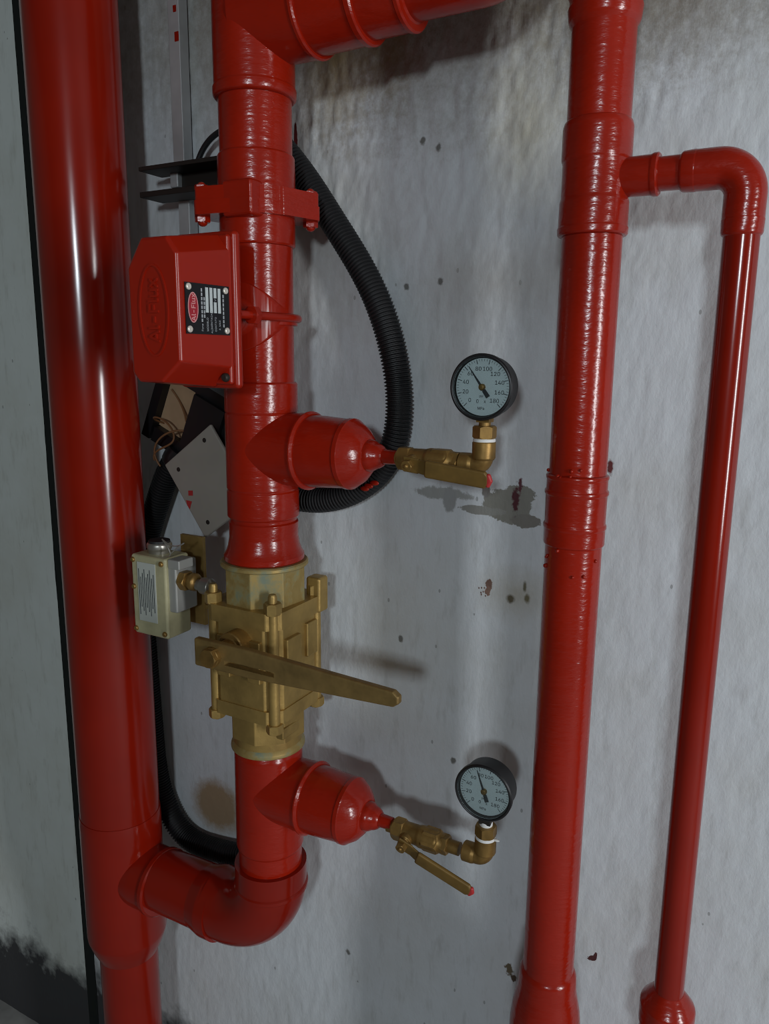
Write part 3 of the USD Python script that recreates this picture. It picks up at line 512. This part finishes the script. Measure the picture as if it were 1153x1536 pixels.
# ------------------------------------------------------------------ conduits, strut, bracket and loose box behind the pipes
g = thing('corrugated_conduit', 'black corrugated conduit looping out on the wall to the right of the upright pipe', 'conduit', (-.69, -.024, 1.32))
part(g, 'hose', corrugated([(-.722, .012, 1.862), (-.700, -.018, 1.836), (-.652, -.024, 1.785), (-.592, -.024, 1.708), (-.5305, -.024, 1.618), (-.494, -.024, 1.522), (-.4865, -.024, 1.452), (-.500, -.024, 1.393), (-.548, -.024, 1.343), (-.615, -.024, 1.319), (-.690, -.024, 1.322), (-.740, -.024, 1.335)], .0185), 'black_rubber', smooth=25)
part(g, 'paint_splash', cat(*[trimesh.creation.icosphere(2, .0045).apply_scale([1.6, .5, .8]).apply_translation(p) for p in ((-.5286, -.0425, 1.3467), (-.5222, -.0425, 1.3510), (-.5135, -.0420, 1.3560))]), 'red_paint', label='splash of red paint')
single('corrugated_conduit', corrugated([(-.8915, -.030, 1.359), (-.9025, -.030, 1.345), (-.9345, -.028, 1.288), (-.972, -.026, 1.200), (-.985, -.026, 1.02), (-.978, -.026, .85), (-.955, -.026, .725), (-.905, -.026, .672), (-.840, -.026, .668), (-.765, -.022, .684), (-.735, .012, .700)], .0200),
       'black_rubber', 'black corrugated conduit hanging between the widest pipe and the valve, below the open box', 'conduit', smooth=25)
g = thing('strut', 'grey metal strut running up the wall behind the pipes, flecked with red paint', 'strut', (-.862, -.02, 1.68))
part(g, 'upper_length', rbox((-.8655, -.0125, 2.245), (.0216, .019, .890), .0015, 8), 'galvanised')
part(g, 'lower_length', rbox((-.8595, -.0125, 1.600), (.0216, .019, .380), .0015, 8), 'galvanised')
part(g, 'splice', rbox((-.8640, -.0290, 1.790), (.0155, .014, .036), .002), 'galvanised')
part(g, 'paint_fleck', rbox((-.8600, -.0222, 1.981), (.008, .0012, .013), .0005, 8), 'red_paint', label='red paint fleck')
part(g, 'paint_fleck', rbox((-.8620, -.0222, 2.018), (.006, .0012, .009), .0005, 8), 'red_paint', label='small red paint fleck')
g = thing('support_bracket', 'dark steel channel bracket jutting left from the wall behind the flanged joint', 'bracket', (-.82, -.02, 1.76))
part(g, 'upper_flange', rbox((-.8000, -.0440, 1.7950), (.205, .048, .006), .001, 8), 'dark_steel')
part(g, 'lower_flange', rbox((-.8000, -.0440, 1.7590), (.205, .048, .008), .001, 8), 'dark_steel')
part(g, 'web', bx((-.7900, -.024, 1.7770), (.155, .006, .036)), 'dark_steel', smooth=False)
part(g, 'wing', hull([(-.770, -.040, 1.795), (-.745, -.055, 1.832), (-.752, -.040, 1.760)], .004, 10), 'dark_steel')

# open box with its loose cover
ca, sa = math.cos(math.radians(-23.7)), math.sin(math.radians(-23.7))
BU, BV = np.array([ca, 0, sa]), np.array([-sa, 0, ca]); BO = np.array([-.9508, 0, 1.4000])
def bp(u, v, y): p = BO + BU * u + BV * v; return np.array([p[0], y, p[2]])
rotb = np.eye(4); rotb[:3, 0], rotb[:3, 1], rotb[:3, 2] = BU, (0, 1, 0), BV
def bbox(u0, v0, u1, v1, y0, y1): return bx(bp((u0 + u1) / 2, (v0 + v1) / 2, (y0 + y1) / 2), (u1 - u0, abs(y1 - y0), v1 - v0), rotb)
g = thing('junction_box', 'open black junction box, tilted, with loose wires behind the flow switch', 'box', (-.90, -.02, 1.38))
part(g, 'frame', cat(bbox(0, 0, .017, .130, -.004, -.042), bbox(.022, 0,   .168, .024, -.004, -.042), bbox(.022, .112, .168, .130, -.004, -.042), bbox(.150, .024, .168, .112, -.004, -.042)), 'black_plastic', smooth=False)
part(g, 'back_panel', bbox(.017, .024, .152, .112, -.004, -.027), 'tan_brick', smooth=False, label='tan back panel')
part(g, 'terminal_block', [bbox(.086, .024, .150, .112, -.027, -.050), bbox(.078, .040, .087, .112, -.027, -.038)], 'black_plastic', smooth=False)
def wire(pts): return tube(spline(pts, 36)[0], .0016, 8)
part(g, 'wire', wire([bp(.030, .030, -.02), bp(.024, .042, -.05), bp(.050, .047, -.052), bp(.078, .030, -.056), bp(.060, .004, -.060), bp(.052, -.02, -.055)]), 'wire_brown')
part(g, 'wire', wire([bp(.090, .050, -.047), bp(.060, .030, -.058), bp(.050, .006, -.060), bp(.066, -.024, -.054)]), 'wire_brown')
part(g, 'wire', wire([bp(.024, .090, -.029), bp(.046, .080, -.030), bp(.080, .062, -.042)]), 'wire_brown')
part(g, 'hose_nut', lathe((-.880, -.030, 1.370), (-.5, 0, -.75), rounded([(-.01, .022), (.006, .024), (.018, .024), (.020, .020)], .002), 28), 'black_plastic')
a_ = np.array([-.8823, 0, 1.3564]); b_ = np.array([-.7890, 0, 1.4231]); e1 = unit(b_ - a_); e2 = np.array([e1[2], 0, -e1[0]])
def cp(u, v, y): p = a_ + e1 * u + e2 * v; return np.array([p[0], y, p[2]])
g = thing('box_cover', 'loose off-white cover plate with screw holes, hanging tilted beside the upright pipe', 'cover', (-.84, -.06, 1.27))
part(g, 'plate', hull([cp(u, v, y) for u in (.003, .117) for v in (.003, .133) for y in (-.0605, -.0625)], .0022, 10), 'white_sheet')
for u, v in ((.022, .022), (.095, .014), (.022, .118), (.085, .118)): part(g, 'screw_hole', lathe(cp(u, v, -.0640), (0, -1, 0), rounded([(0, .0036), (.0012, .0036), (.0015, .002)], .0003), 16), 'dark_steel', label='dark screw hole')
part(g, 'paint_mark', slab(sbox(-.004, -.004, .005, .004), .0006, cp(.020, .064, -.0646), np.array([1.0, 0, .1]), np.array([0, 0, 1.0])), 'red_vinyl', smooth=False, label='square red paint mark')
part(g, 'paint_mark', slab(Polygon([(-.006, .004), (.006, .003), (.003, -.004), (.001, -.010), (-.004, -.004)]), .0006, cp(.008, .075, -.0646), np.array([1.0, 0, 0]), np.array([0, 0, 1.0])), 'red_vinyl', smooth=False, label='pointed red paint mark')
single('cable', tube(spline([(-.842, -.010, 1.775), (-.834, -.020, 1.796), (-.8213, -.022, 1.8186), (-.8015, -.023, 1.8355), (-.760, -.024, 1.847), (-.700, -.022, 1.851)], 40)[0], .0042, 10), 'black_rubber', 'thin black cable between the strut and the upright pipe above the bracket', 'cable')
